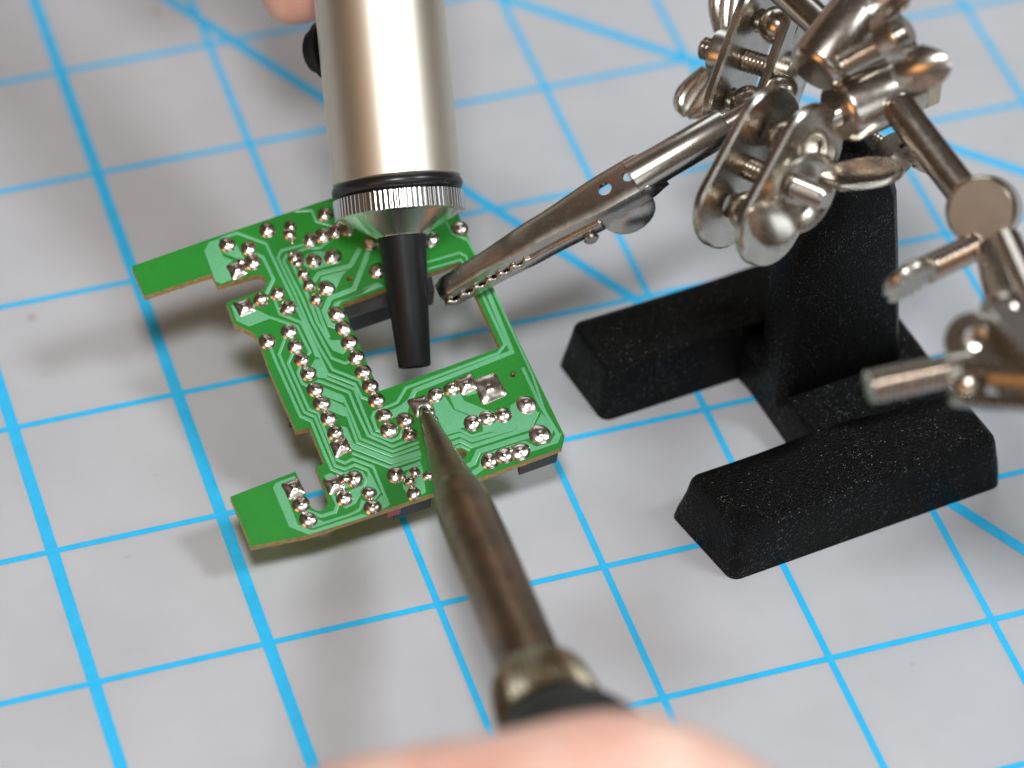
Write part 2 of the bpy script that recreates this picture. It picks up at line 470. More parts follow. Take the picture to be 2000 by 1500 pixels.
trace('b', [(1790, 640), (1720, 900), (1530, 1390), ('c', 1150, 180), ('c', 1060, 380), ('c', 1150, 590), ('c', 1330, 650)], 11)
pour('c', [(1680, 20), (1880, -70), (2000, -10), (1320, 240), (1270, 320), (1270, 420), (1190, 320), (1225, 240), (1600, 130)])
trace('b', [(600, 180), (870, 165), (930, 335), (1150, 400)], 5.5)
# left lobe
pour('A', [(885, 905), (1000, 880), (1085, 940), (1210, 1000), (1025, 1072), (925, 1025)])
trace('c', [(200, 470), (640, 620), (840, 1020), (760, 1110)], 6.2)
trace('c', [(270, 140), (320, 300), (370, 425), (700, 555), (770, 690), (890, 950), (950, 1100)], 6.4)
pour('d', [(760, 10), (850, 20), (960, 310), (800, 300), (690, 130)])
pour('c', [(1110, 800), (1180, 830), (1430, 830), (1440, 960), (1360, 1055), (1190, 990)])
trace('c', [(940, 300), (1060, 620), (1140, 800)], 7)
# left flank
trace('c', [(220, 930), ('d', 150, 50), ('d', 530, 900), ('d', 700, 975), ('e', 430, 690), ('e', 540, 930), ('e', 730, 1005), ('e', 890, 950), ('e', 1010, 985), ('e', 1080, 1085), ('e', 1030, 1200), ('e', 820, 1290)], 6.5)
trace('c', [(460, 780), (360, 1050), ('d', 230, 10), ('d', 590, 835), ('d', 760, 910), ('e', 590, 870), ('e', 750, 930), ('e', 900, 860), ('e', 1095, 940), ('e', 1275, 1290), ('e', 1190, 1400)], 6.2)
trace('c', [(580, 1020), (500, 1190), ('d', 660, 790), ('d', 800, 850), ('e', 620, 780), ('e', 745, 835), ('e', 870, 770), ('e', 1185, 890), ('f', 1900, 830), ('f', 1750, 900)], 6.2)
trace('c', [(690, 1230), ('d', 490, 220), ('d', 560, 390), ('d', 660, 440), ('d', 820, 350), ('d', 1290, 530), ('d', 1420, 850), ('d', 1585, 1200), ('e', 1490, 575), ('e', 1760, 470)], 6.2)
trace('d', [(930, 300), (1375, 480), (1510, 830), (1650, 1170), ('e', 1475, 490), ('e', 1590, 440), ('e', 1670, 280)], 6.2)
pour('d', [(830, 430), (1190, 570), (1240, 690), (1180, 690), (850, 570)])
trace('d', [(1190, 590), (1330, 900), (1470, 1255), ('e', 1490, 655), ('e', 1900, 510)], 6.2)
pour('d', [(950, 620), (1200, 730), (1270, 900), (1200, 900), (960, 800)])
trace('d', [(1220, 760), (1340, 1090), (1420, 1310), ('e', 1490, 725), ('e', 1900, 580)], 6.2)
trace('d', [(1120, 1090), (1220, 1110), (1330, 1360), ('e', 1480, 810), ('e', 1930, 670)], 12)
trace('e', [(760, 640), (1450, 900), (1930, 745)], 6.0)
trace('e', [(1560, 1000), (1650, 930), (1930, 830)], 8)
# bottom left tab
pour('f', [(440, 395), (480, 440), (470, 480), (275, 550), (340, 770), (490, 1150), (710, 1245), (1500, 985), (1600, 1020), (660, 1312), (355, 1190), (100, 580), (150, 500)])
trace('f', [(560, 860), (650, 950), (860, 1025), (1070, 960), (1110, 850), (970, 560)], 7.5)
pour('f', [(560, 1040), (780, 1060), (900, 1110), (1330, 970), (1440, 900), (1480, 760), (1560, 800), (1460, 950), (1330, 1010), (720, 1215), (600, 1180)])
pour('f', [(900, 390), (990, 352), (1110, 400), (1320, 380), (1440, 460), (1430, 520), (1070, 650), (1020, 660)])
pour('f', [(1120, 680), (1290, 640), (1490, 560), (1530, 590), (1390, 830), (1240, 905), (1150, 850)])
pour('f', [(1590, 310), (1745, 660), (1700, 760), (1500, 700), (1500, 600), (1550, 540)])
pour('f', [(1800, 690), (1925, 815), (1900, 875), (1580, 1015), (1540, 960), (1700, 800)])
pour('e', [(1640, 1080), (1780, 900), (1950, 870), (2010, 1290), (1760, 1420), (1650, 1200)])
# right of the iron
pour('g', [(870, 540), (1080, 560), (1250, 800), (1640, 960), (1660, 1040), (1400, 1080), (1340, 1090), (1100, 1160), (960, 860)])
pour('g', [(1130, 480), (1330, 520), (1410, 660), (1750, 800), (1880, 840), (1850, 1060), (1820, 1110), (1700, 1150), (1690, 960), (1260, 790)])
trace('g', [(940, 1230), (1340, 1115), (1530, 1215), (1840, 1120), ('h', 560, 730)], 6.0)
trace('g', [(970, 1310), (1340, 1190), (1530, 1280), ('h', 840, 800), ('h', 855, 735), ('h', 790, 640)], 8.5)
pour('h', [(600, 620), (790, 600), (850, 740), (830, 800), (540, 850), (560, 740)])
trace('g', [(1030, 1400), (1350, 1280), (1530, 1370), ('h', 1055, 790), ('h', 1155, 575)], 8.5)
pour('h', [(795, 490), (890, 435), (1060, 440), (1150, 560), (1055, 780), (870, 830), (880, 740), (800, 600)])
trace('g', [(1150, 1490), (1210, 1410), (1360, 1360), (1500, 1430)], 6)
trace('h', [(150, 1330), (300, 1260), (370, 1105), (1080, 880)], 11)
pour('h', [(1215, 590), (1385, 785), (1325, 930), (1190, 1000), (1060, 940), (1000, 890), (1100, 820), (1150, 700)])
pour('h', [(1400, 860), (1480, 860), (1430, 990), (480, 1310), (330, 1425), (240, 1385), (370, 1310), (410, 1150), (990, 960), (1140, 1040), (1320, 990)])
trace('h', [(960, -10), (1190, 480), (1400, 820), (1440, 920)], 7)
trace('D', [(1440, 800), (1760, 1490), ('C', 1530, 560), ('C', 1640, 745)], 5)
trace('D', [(1390, 790), (1600, 1310), ('g', 640, 500), ('g', 560, 660), ('g', 440, 760), ('g', 300, 830)], 10)
trace('D', [(1345, 810), (1545, 1250), (1490, 1320), ('g', 500, 460), ('g', 360, 690), ('d', 1680, 840), ('d', 1645, 920), ('d', 1720, 1110), ('d', 1880, 1200)], 6.2)
pour('g', [(130, 830), (430, 760), (560, 700), (520, 860), (270, 930)])
trace('e', [(1450, 340), (1240, 320), (1180, 120)], 6.5)
trace('D', [(930, 610), (1190, 535), (1240, 560), (1260, 620)], 5)
trace('D', [(930, 665), (1200, 590), (1280, 690)], 5)
pour('g', [(1410, 530), (1590, 470), (1610, 540), (1450, 590)])
trace('D', [(1070, 270), (1130, 385), (1250, 430), (1320, 560)], 5)

# ---- solder joints
def joint(t, x, y, rad=14.0, h=0.95, sq=False, rot=0.0, ax=1.0, tip=True):
    c = bp(t, x, y); R = rad * 0.0745
    seg = 28
    ph = [random.uniform(0, 6.28) for _ in range(3)]; am = random.uniform(0.02, 0.06)
    tx, ty = random.uniform(-0.15, 0.15) * R, random.uniform(-0.15, 0.15) * R
    if tip: prof = [(1.20, -0.06), (1.18, 0.03), (1.08, 0.08), (1.01, 0.20), (0.88, 0.34), (0.70, 0.45), (0.52, 0.52), (0.37, 0.59), (0.27, 0.70), (0.17, 0.80), (0.0, 0.83)]
    else: prof = [(1.06, -0.03), (1.0, 0.14), (0.93, 0.34), (0.8, 0.56), (0.62, 0.75), (0.42, 0.89), (0.2, 0.97), (0.0, 1.0)]
    hs = random.uniform(0.58, 0.92); R *= random.uniform(0.92, 1.04)
    V, Fc = [], []
    for (r0, z) in prof:
        zz = 0.05 + z * h * hs; sh = max(0, z)
        for k in range(seg):
            a = 2 * math.pi * k / seg
            rr = R * r0 * (1 + am * math.sin(2 * a + ph[0]) + am * 0.6 * math.sin(3 * a + ph[1]) + am * 0.5 * math.sin(5 * a + ph[2]) * sh)
            if sq:
                e = 0.75 * (1 - sh) ; cs = max(abs(math.cos(a)), abs(math.sin(a)))
                rr *= (1 - e) + e / cs * 1.0 if e > 0 else 1
                rr *= 1.0 + 0.16 * (1 - sh) * (1 / cs - 1) * 2
            xx, yy = rr * math.cos(a) * ax, rr * math.sin(a)
            ca, sa = math.cos(rot), math.sin(rot)
            V.append(Vector((c.x + xx * ca - yy * sa + tx * sh, c.y + xx * sa + yy * ca + ty * sh, zz)))
    n = len(prof)
    for i in range(n - 1):
        for k in range(seg):
            k2 = (k + 1) % seg
            Fc.append((i * seg + k, i * seg + k2, (i + 1) * seg + k2, (i + 1) * seg + k))
    add('solder_joint', (V, Fc), M['solder'], board, local=True, angle=60)
J = []
for q in [('c', 515, 700), ('c', 610, 930), ('c', 712, 1140), ('c', 820, 1360), ('d', 762, 490), ('d', 865, 705), ('d', 970, 935), ('d', 1075, 1160),
          ('c', 1255, 425), ('c', 1360, 645), ('c', 1455, 870), ('c', 1562, 1100), ('c', 1670, 1325), ('d', 1617, 430), ('d', 1720, 655),
          ('d', 1835, 890), ('d', 1915, 1120), ('e', 1685, 165), ('e', 1757, 390), ('f', 540, 840), ('f', 1215, 745), ('f', 1655, 885)]:
    joint(*q, rad=14.3)
for q in [('a', 430, 385), ('a', 760, 440), ('a', 820, 660), ('a', 1055, 160), ('a', 1215, 1150), ('c', 500, 330), ('b', 1250, 490), ('b', 1050, 560),
          ('b', 850, 630), ('b', 1195, 890), ('b', 900, 950), ('b', 1100, 1380), ('b', 1430, 450), ('b', 1800, 670), ('b', 1900, 1110), ('b', 1080, 230),
          ('D', 1190, 345), ('D', 960, 430)]:
    joint(*q, rad=random.uniform(13.5, 15.5))
joint('a', 580, 780, 15.5, 0.9, sq=True, rot=0.03); joint('a', 640, 650, 7, 0.7)
joint('a', 955, 1240, 16.5, 1.0, tip=False); joint('a', 700, 1360, 15.5, 0.9, sq=True, rot=0.03)
joint('c', 175, 855, 16, 1.1)
joint('a', 1410, 110, 14, 0.9, ax=1.0, tip=False); joint('a', 1400, 230, 13, 0.8, tip=False)
joint('a', 1445, 350, 4.2, 0.35, tip=False); joint('b', 590, 555, 4, 0.5, tip=False); joint('b', 830, 765, 3.2, 0.3, tip=False)
joint('b', 620, 900, 13.5, 0.9); joint('b', 660, 980, 12.5, 0.7, tip=False); joint('b', 545, 860, 7, 0.8, tip=False)
joint('b', 735, 1165, 12, 1.0, tip=False); joint('b', 825, 1340, 15, 1.0, tip=False, ax=0.9)
joint('c', 935, 215, 15.5, 1.15, tip=False)
joint('e', 680, 590, 15, 0.8, sq=True, rot=0.03); joint('e', 825, 655, 6.0, 0.7, tip=False)
joint('f', 420, 600, 15, 0.8, sq=True, rot=0.03); joint('f', 655, 1080, 16, 0.9)
joint('f', 1060, 530, 15.5, 0.9, sq=True, rot=0.03); joint('f', 1230, 450, 12, 0.75, tip=False); joint('f', 1370, 440, 14.5, 0.85)
joint('f', 1600, 665, 15, 1.1, tip=False)
joint('e', 1535, 1020, 14, 0.9); joint('e', 1840, 980, 13, 0.8, tip=False, ax=0.85); joint('e', 1760, 1130, 12, 0.9, tip=False); joint('e', 1820, 1310, 14.5, 0.6, tip=False)
joint('e', 1650, 1060, 7, 0.5, tip=False)
joint('g', 735, 740, 19, 0.7, sq=True, rot=0.03, tip=False); joint('g', 850, 850, 14, 0.6, tip=False); joint('g', 935, 960, 9.5, 0.8, tip=False)
joint('g', 965, 570, 14.6, 0.9); joint('g', 1215, 475, 14.6, 0.95)
joint('g', 1445, 410, 15.5, 0.75, sq=True, rot=0.03); joint('g', 1800, 470, 24, 0.95, sq=True, rot=0.03)
joint('g', 1535, 1010, 16, 1.0); joint('h', 490, 660, 14.5, 0.9); joint('h', 700, 622, 14.5, 0.9); joint('h', 600, 655, 6, 0.4, tip=False); joint('h', 385, 690, 6, 0.5, tip=False)
joint('h', 1010, 485, 18.5, 0.85); joint('h', 1190, 880, 19, 0.95)
joint('h', 520, 1230, 15.5, 0.85); joint('h', 715, 1160, 15, 0.9); joint('h', 920, 1110, 16.5, 0.8, ax=1.1); joint('h', 795, 1095, 8, 0.7, tip=False)
joint('C', 620, 1080, 9, 0.6); joint('h', 832, 60, 4.0, 0.9)

# ---- components on the underside
def under(name, t_pts, z0, z1, mat):
    P = [B2(*q) for q in t_pts]
    V, Fc = slab(P, z0, z1, 0.3)
    Fc.append(tuple(range(len(P)))[::-1])
    add(name, (V, Fc), mat, board, smooth=False, local=True)
under('chip_body', [(572, 655), (650, 622), (760, 812), (676, 845)], -5.2, -1.6, M['black_part'])
under('connector', [(1010, 868), (1082, 842), (1092, 876), (1018, 902)], -4.8, -1.6, M['black_part'])
under('slider_body', [(668, 570), (840, 510), (850, 556), (672, 616)], -6.5, -1.6, M['black_part'])
under('capacitor', [(762, 930), (830, 906), (845, 958), (772, 984)], -6.0, -1.6, M['black_part'])
under('red_jumper', [(752, 962), (778, 953), (784, 982), (758, 990)], -4.0, -1.6, M['red'])
under('switch_body', [(545, 725), (575, 715), (600, 795), (566, 805)], -5.5, -1.6, M['black_part'])
under('resistor', [(440, 512), (505, 490), (512, 508), (448, 530)], -4.5, -1.6, M['black_part'])

# ================================================================== desoldering pump
PT = PS(810, 717, 521.0)                                 # open end of the nozzle
pdir = camdir(-0.098, -0.99, 0.07)                       # from nozzle towards the plunger
pump = empty('desoldering_pump', PT, 'silver desoldering pump with knurled ring and black tapered nozzle over the board', 'desoldering pump')
def pa(t): return PT + pdir * t
px = 0.0752                                             # mm per pixel at the pump
add('nozzle', lathe(PT, pa(1), [(0.6, 1.5), (0.0, 1.9), (0.0, 2.25), (0.25, 2.4), (8, 2.85), (16.5, 3.35), (19.5, 3.58), (20.6, 3.6)], 48), M['nozzle'], pump)
add('cone', lathe(PT, pa(1), [(19.3, 3.2), (19.3, 3.75), (19.6, 4.1), (22.0, 8.4), (22.5, 9.35), (22.6, 8.0)], 72), M['chrome'], pump)
NK = 78
def knurl(a, t):
    s = (a * NK / (2 * math.pi)) % 1.0
    return 1.0 - 0.013 * (1 - abs(2 * s - 1))
add('knurled_ring', lathe(PT, pa(1), [(22.3, 7.5), (22.3, 9.35), (22.55, 9.72), (25.3, 9.72), (25.5, 9.4), (25.5, 7.5)], NK * 6, knurl), M['chrome'], pump, angle=50)
oring = [(26.6 + 1.15 * math.sin(a), 8.6 + 1.15 * math.cos(a)) for a in [math.radians(-170 + 340 * i / 16) for i in range(17)]]
add('o_ring', lathe(PT, pa(1), oring, 72), M['rubber'], pump)
add('barrel', lathe(PT, pa(1), [(27.4, 8.2), (27.4, 9.2), (27.7, 9.5), (62, 9.62), (120, 9.8), (165, 9.8), (166, 9.3)], 96), M['alu'], pump)
add('plunger', lathe(PT, pa(1), [(165, 3), (190, 3), (190, 8), (191, 9), (196, 9), (197, 8)], 40), M['rubber'], pump)
# release button on the flank
bx = (-RIGHT - pdir * (-RIGHT).dot(pdir)).normalized()
bdir = (bx * 0.88 + FWD * 0.47).normalized()
bc = pa(48.6) + bdir * 10.0
add('release_button', lathe(bc - bdir * 0.6, bc + bdir * 5, [(0, 4.4), (1.0, 4.4), (1.4, 3.4), (2.6, 3.2), (3.0, 2.7), (3.0, 0.0)], 36), M['nozzle'], pump)

# ================================================================== soldering iron
IT = PS(827, 800, 518.0)                                # tip end
IE = PS(1041, 1312, 460.0)                              # knurled collar
idir = (IE - IT).normalized(); IL = (IE - IT).length
iron = empty('soldering_iron', IT, 'soldering iron with oxidised brown barrel and worn conical tip touching the board', 'soldering iron')
def ia(t): return IT + idir * t
add('tip', lathe(IT, IE, [(-0.2, 0.0), (0.0, 0.5), (0.35, 0.7), (1.5, 0.85), (11.5, 2.0), (24.6, 3.3), (24.6, 2.0)], 40), M['oxid'], iron)
add('tinned_end', lathe(IT, IE, [(-0.35, 0.0), (-0.2, 0.45), (0.2, 0.8), (1.2, 0.98), (2.3, 1.02), (2.6, 0.95)], 32, lambda a, t: 1 + 0.05 * math.sin(2 * a + t)), M['solder'], iron)
add('barrel', lathe(IT, IE, [(23.0, 2.5), (23.0, 3.2), (23.6, 3.5), (25.5, 3.8), (30.0, 4.1), (38.0, 4.3), (IL - 1, 4.36), (IL + 6, 4.36)], 64), M['oxid'], iron)
def knurl2(a, t):
    s = (a * 44 / (2 * math.pi)) % 1.0
    return 1.0 - 0.055 * (1 - abs(2 * s - 1))
add('collar', lathe(IT, IE, [(IL + 2.0, 4.3), (IL + 2.0, 5.4), (IL + 2.8, 6.3), (IL + 4.5, 6.7), (IL + 11.0, 7.3), (IL + 12.0, 6.8), (IL + 12.0, 4)], 44 * 6, knurl2), M['brass'], iron, angle=50)
add('handle', lathe(IT, IE, [(IL + 12.0, 3.5), (IL + 12.0, 5.0), (IL + 13.0, 6.6), (IL + 15.0, 8.2), (IL + 17.5, 9.6), (IL + 21.0, 10.9), (IL + 28, 11.6), (IL + 45, 10.4), (IL + 110, 10.5), (IL + 122, 9.5), (IL + 124, 5)], 64), M['grip'], iron)
add('cord', lathe(ia(IL + 123), ia(IL + 126), [(0, 3), (30, 2.6), (60, 2.6)], 24), M['rubber'], iron)

# ================================================================== helping hand stand
BASE_O = Vector((121, -131, 0))
stand = empty('helping_hand', BASE_O, 'helping hand stand with black cast iron base and nickel swivel clamps', 'helping hand')
th = math.radians(8.0)
# base: U-shaped casting, arms pointing at the board
REAR = [(83.0, -111.2), (85.6, -125.2), (110.0, -122.2), (134.6, -118.6), (132.0, -104.6)]
FRONT = [(89.0, -145.4), (93.2, -160.4), (139.0, -154.2), (137.2, -139.6), (112.0, -142.6)]
CROSS = [(107.6, -119.0), (109.3, -124.5), (112.0, -146.0), (137.4, -143.0), (134.0, -115.0)]
def casting(poly, h, draft, bev):
    p = [Vector(q) for q in poly]
    if poly_area(p) < 0: p = p[::-1]
    tpoly = offset_poly(p, draft)
    bmx = bmesh.new()
    lo = [bmx.verts.new((q.x, q.y, 0.0)) for q in p]
    hi = [bmx.verts.new((q.x, q.y, h)) for q in tpoly]
    n = len(p)
    for i in range(n):
        j = (i + 1) % n; bmx.faces.new((lo[i], lo[j], hi[j], hi[i]))
    bmx.faces.new(hi); bmx.faces.new(lo[::-1])
    es = [e for e in bmx.edges if not all(v.co.z == 0 for v in e.verts)]
    bmesh.ops.bevel(bmx, geom=es, offset=bev, segments=4, profile=0.5, affect='EDGES', clamp_overlap=True)
    bmesh.ops.triangulate(bmx, faces=[f for f in bmx.faces if len(f.verts) > 4])
    bmesh.ops.subdivide_edges(bmx, edges=[e for e in bmx.edges if e.calc_length() > 3], cuts=3, use_grid_fill=True)
    bmx.verts.ensure_lookup_table()
    from mathutils import noise as mn
    for v in bmx.verts:
        if v.co.z > 0.3:
            v.co += Vector((mn.noise(v.co * 0.25), mn.noise(v.co * 0.25 + Vector((9, 3, 1))), mn.noise(v.co * 0.3 + Vector((2, 8, 5))))) * 0.35
    V = [v.co.copy() for v in bmx.verts]; bmx.verts.index_update()
    Fc = [tuple(v.index for v in f.verts) for f in bmx.faces]; bmx.free()
    return V, Fc
add('base', join(casting(REAR, 9.8, 1.4, 1.5), casting(CROSS, 7.6, 0.6, 1.2), casting(FRONT, 9.8, 1.4, 1.5)), M['cast'], stand, angle=60)
ex_ = Vector((math.cos(th), math.sin(th), 0)); ey_ = Vector((-math.sin(th), math.cos(th), 0)); UP = Vector((0, 0, 1))
def postpoly():
    out = [(-10.2, 5.0), (11.8, 5.0), (10.6, 13.0), (8.6, 30), (7.0, 42)]
    for i in range(1, 8):
        a = math.pi * i / 8; out.append((5.4 * math.cos(a), 46 + 5.4 * math.sin(a)))
    out += [(-7.6, 42), (-9.8, 30), (-10.2, 13)]
    return out
POST_O = Vector((119.6, -130.2, 0))
add('post', plate(postpoly(), (POST_O, ex_, (UP + ey_ * 0.05).normalized(), -ey_), 7.6, 1.2), M['cast'], stand, angle=50)

def block(p0, p1, r, name='swivel_block', mat=None):
    return add(name, lathe(p0, p1, [(0, r * 0.80), (0.35, r * 0.9), (1.1, r), ((Vector(p1) - Vector(p0)).length - 0.6, r), ((Vector(p1) - Vector(p0)).length, r - 0.6)], 56), mat or M['nickel'], stand)
# central swivel block on the post, its ball stem and the right-hand arm
b0 = PS(1634, 224, 500); b1 = PS(1778, 158, 505)
block(b0, b1, 4.75)
bd = (b1 - b0).normalized()
add('block_nut', lathe(b1 - bd * 0.2, b1 + bd, [(0, 3.2), (0, 4.3), (0.4, 4.6), (2.6, 4.6), (3.0, 4.2), (3.0, 0)], 6), M['brass'], stand, angle=20)
s0 = PS(1538, 272, 501)
add('ball_stem', lathe(s0, b0 + bd * 1, [(0, 1.75), ((b0 - s0).length + 0.8, 1.75)], 28), M['nickel'], stand)
r0 = PS(1752, 206, 499); r1 = PS(1908, 410, 492)
rd = (r1 - r0).normalized()
add('arm_rod', cyl(r0 - rd * 0.5, r1 + rd * 3, 2.45, 0.4), M['nickel'], stand)
# post pivot screw head behind the rod
q0 = PS(1690, 275, 514)
pw = camdir(0.75, 0.45, 0.5)
add('pivot_bolt', thread(q0 - pw * 6, q0 + pw * 7, 2.0), M['nickel'], stand)

def wing(center, axis, spread, name, hub_r=3.6, blade=(7.6, 4.6), lift=3.0, mat=None, ridged=False, hint=None, cup=True):
    """wing nut: hub lathe with two cupped ears; axis points away from the plate, spread is the ear direction"""
    mat = mat or M['nickel2']
    a = Vector(axis).normalized(); s = Vector(spread); s = (s - a * s.dot(a)).normalized(); t = a.cross(s)
    c = Vector(center)
    hub = lathe(c, c + a, [(0, hub_r * 0.55), (0, hub_r * 1.2), (1.2, hub_r * 1.3), (2.6, hub_r * 1.45), (3.0, hub_r * 1.45), (2.9, hub_r * 1.32), (1.4, hub_r * 1.12), (0.9, hub_r * 0.9), (0.9, hub_r * 0.6)], 44)
    o = add(name, hub, mat, stand, angle=50)
    for sg in (-1, 1):
        L, W = blade; nu, nv = 14, 14
        V, Fc = [], []
        for i in range(nv + 1):
            v = i / nv
            hw = W * (0.55 + 0.45 * math.sin(math.pi * 0.5 * min(1, v * 1.7))) * math.sqrt(max(0.015, 1 - max(0, (v - 0.5) / 0.5) ** 2.2))
            for j in range(nu + 1):
                u = 2 * j / nu - 1
                rad = hub_r * 1.0 + L * v
                h = 1.0 + W * 0.45 + lift * v ** 1.3 + hw * u
                off = sg * (1.6 * v * v - 0.9 * (1 - u * u) * math.sin(math.pi * v)) if cup else 0.0
                if ridged: off += 0.20 * math.sin(u * 14)
                V.append(c + s * (sg * rad) + t * off + a * h)
        for i in range(nv):
            for j in range(nu):
                k = i * (nu + 1) + j; Fc.append((k, k + 1, k + nu + 2, k + nu + 1))
        e = add('ear', (V, Fc), mat, None, angle=80)
        md = e.modifiers.new('s', 'SOLIDIFY'); md.thickness = 0.9 * MM; md.offset = 0
        md2 = e.modifiers.new('bv', 'BEVEL'); md2.width = 0.25 * MM; md2.segments = 2
        bake(e)
        loc = e.location.copy(); e.parent = o
        bpy.context.view_layer.update()
        e.matrix_parent_inverse = Matrix.Identity(4)
        e.location = loc - (Vector(o.location) + stand.location)
        e.data.polygons.foreach_set('use_smooth', [True] * len(e.data.polygons))
        e.data.set_sharp_from_angle(angle=math.radians(50))
    return o
def clamp(center, a, b, L=23, W=11.5, gap=8.4, ends=(True, True), holes_front=True, ball_r=3.0):
    """two plates squeezed on balls by a centre bolt; a = long axis, b = bolt axis (towards the wing nut)"""
    a = Vector(a).normalized(); b = Vector(b); b = (b - a * b.dot(a)).normalized(); c = b.cross(a)
    C0 = Vector(center)
    for sg in (-1, 1):
        fr = (C0 + b * (sg * gap / 2), a, c, b)
        p = add('clamp_plate', plate(stadium(L, W), fr, 1.6, 0.35), M['nickel2'], stand, angle=30)
        cs = []
        for e in (-1, 1):
            q = C0 + a * (e * (L / 2 - W / 2)) + b * (sg * gap / 2)
            k = add('cutter', lathe(q - b * 3, q + b * 3, [(0, 1.9), (6, 1.9)], 28), M['nickel2'], None)
            cs.append(k)
        bpy.context.view_layer.update()
        cut(p, cs)
        for e in (-1, 1):
            q = C0 + a * (e * (L / 2 - W / 2)) + b * (sg * gap / 2)
            # pressed rim round the socket hole
            prof = [(0.3, 1.95), (0.75, 2.15), (1.0, 2.6), (0.8, 3.2), (0.4, 3.9), (0.4, 1.95)]
            add('socket_rim', lathe(q, q + b * sg, prof, 40), M['nickel2'], stand, angle=60)
    for e, on in zip((-1, 1), ends):
        if on:
            add('clamp_ball', ball(C0 + a * (e * (L / 2 - W / 2)), ball_r), M['nickel'], stand)
    add('clamp_bolt', thread(C0 - b * (gap / 2 + 2.2), C0 + b * (gap / 2 + 7.0), 1.75), M['nickel'], stand)
    add('bolt_head', lathe(C0 - b * (gap / 2 + 0.6), C0 - b * (gap / 2 + 3), [(0, 3.2), (1.2, 3.2), (1.9, 2.4), (2.2, 0)], 32), M['nickel2'], stand)
    return C0, a, b, c
# front clamp (ball stem of the central block enters its upper end)
a1 = camdir(-0.47, 0.88, -0.03); b1_ = camdir(0.64, 0.42, -0.64)
C1, A1, B1, X1 = clamp(PS(1500, 344, 501), a1, b1_, L=25, W=13.4, gap=8.2)
wing(C1 + B1 * 4.7, B1, camdir(0.80, -0.36, 0.56), 'wing_nut', hub_r=4.1, blade=(9.4, 4.4), lift=4.6)
# rear clamp that carries the clip
a2 = camdir(-0.34, 0.94, 0.0); b2_ = camdir(-0.80, -0.28, 0.52)
C2, A2, B2_, X2 = clamp(PS(1492, 128, 524), a2, b2_, L=24, W=11.5, gap=8.0)
wing(C2 + B2_ * 4.7, B2_, camdir(-0.1, -0.95, 0.25), 'wing_nut', hub_r=2.8, blade=(7.6, 4.0), lift=2.0, ridged=True, cup=False)
# upper block and its rod
u0 = PS(1588, 142, 497); u1 = PS(1694, 2, 502)
block(u0, u1, 4.3)
t0 = PS(1520, -30, 515); t1 = PS(1640, 82, 508)
add('arm_rod', cyl(t0, t1, 2.4, 0.4), M['nickel'], stand)
wa = camdir(0.80, -0.42, -0.42)
ws = PS(1726, 84, 488)
wing(ws, wa, camdir(0.40, 0.86, -0.30), 'wing_nut', hub_r=3.0, blade=(5.4, 4.0), lift=1.6)
add('clamp_bolt', thread(ws - wa * 7, ws + wa * 4.2, 1.7), M['nickel'], stand)
wq = PS(1728, 292, 508)
wing(wq, camdir(0.6, 0.55, 0.35), camdir(0.72, 0.55, 0.2), 'wing_nut', hub_r=2.8, blade=(5.0, 3.8), lift=1.5, cup=False, ridged=True)
# end block of the right-hand arm, seen end-on
k0 = PS(1922, 430, 496); kd = camdir(0.20, -0.06, 0.97)
ktop = PS(1916, 412, 486.5)
kb = ktop + kd * 14
add('swivel_block', lathe(ktop, kb, [(0, 4.35), (0.25, 4.7), (0.8, 4.95), (13.2, 4.95), (14, 4.3)], 56), M['brushed'], stand)
ts0 = PS(1892, 488, 487); ts1 = PS(1812, 526, 484)
td = (ts1 - ts0).normalized()
add('thumb_screw', thread(ts0 - td * 2, ts1 + td * 0.5, 2.0, 0.95, 0.36), M['nickel'], stand)
# ridged paddle of the thumb screw, seen almost edge-on
pe = td; pn = camdir(0.3, 0.8, -0.42); pn = (pn - pe * pn.dot(pe)).normalized(); pc = pe.cross(pn)
pad = []
for i in range(24):
    a = 2 * math.pi * i / 24
    pad.append((4.1 * math.cos(a) * 1.0 + 4.0, 4.0 * math.sin(a)))
add('thumb_paddle', plate(pad, (ts1 - td * 0.6, pe, pc, pn), 1.9, 0.55), M['nickel2'], stand, angle=60)
for i in range(-3, 4):
    q = ts1 - td * 0.6 + pe * (4.0 + i * 1.05) + pn * 0.95
    hw = 3.5 * math.sqrt(max(0.05, 1 - (i * 1.05 / 4.1) ** 2))
    add('thumb_ridge', cyl(q - pc * hw, q + pc * hw, 0.32, 0.1, 12), M['nickel2'], stand)
# lower clamp on that arm
lb0 = PS(1938, 492, 486); lb1 = PS(1962, 610, 470)
add('ball_stem', join(cyl(lb0, lb1, 2.3, 0.3), ball(PS(1962, 612, 468), 3.3)), M['nickel'], stand)
st2 = PS(1990, 520, 478)
add('arm_rod', cyl(PS(1962, 470, 484), PS(2040, 640, 470), 2.4, 0.4), M['nickel'], stand)
def bar(p0, p1, wdir, wd, thk, name):
    d = (Vector(p1) - Vector(p0)); L = d.length; e = d.normalized(); wv = Vector(wdir); wv = (wv - e * wv.dot(e)).normalized(); nn = e.cross(wv)
    add(name, plate([(x + L / 2, y) for x, y in stadium(L + wd, wd)], (Vector(p0), e, wv, nn), thk, 0.3), M['nickel2'], stand, angle=40)
add('clamp_bolt', thread(PS(1885, 716, 464), PS(1700, 756, 462), 2.25, 0.95, 0.4), M['nickel'], stand)
add('bolt_neck', cyl(PS(1905, 712, 464), PS(1840, 726, 463.6), 2.2, 0.3), M['nickel'], stand)
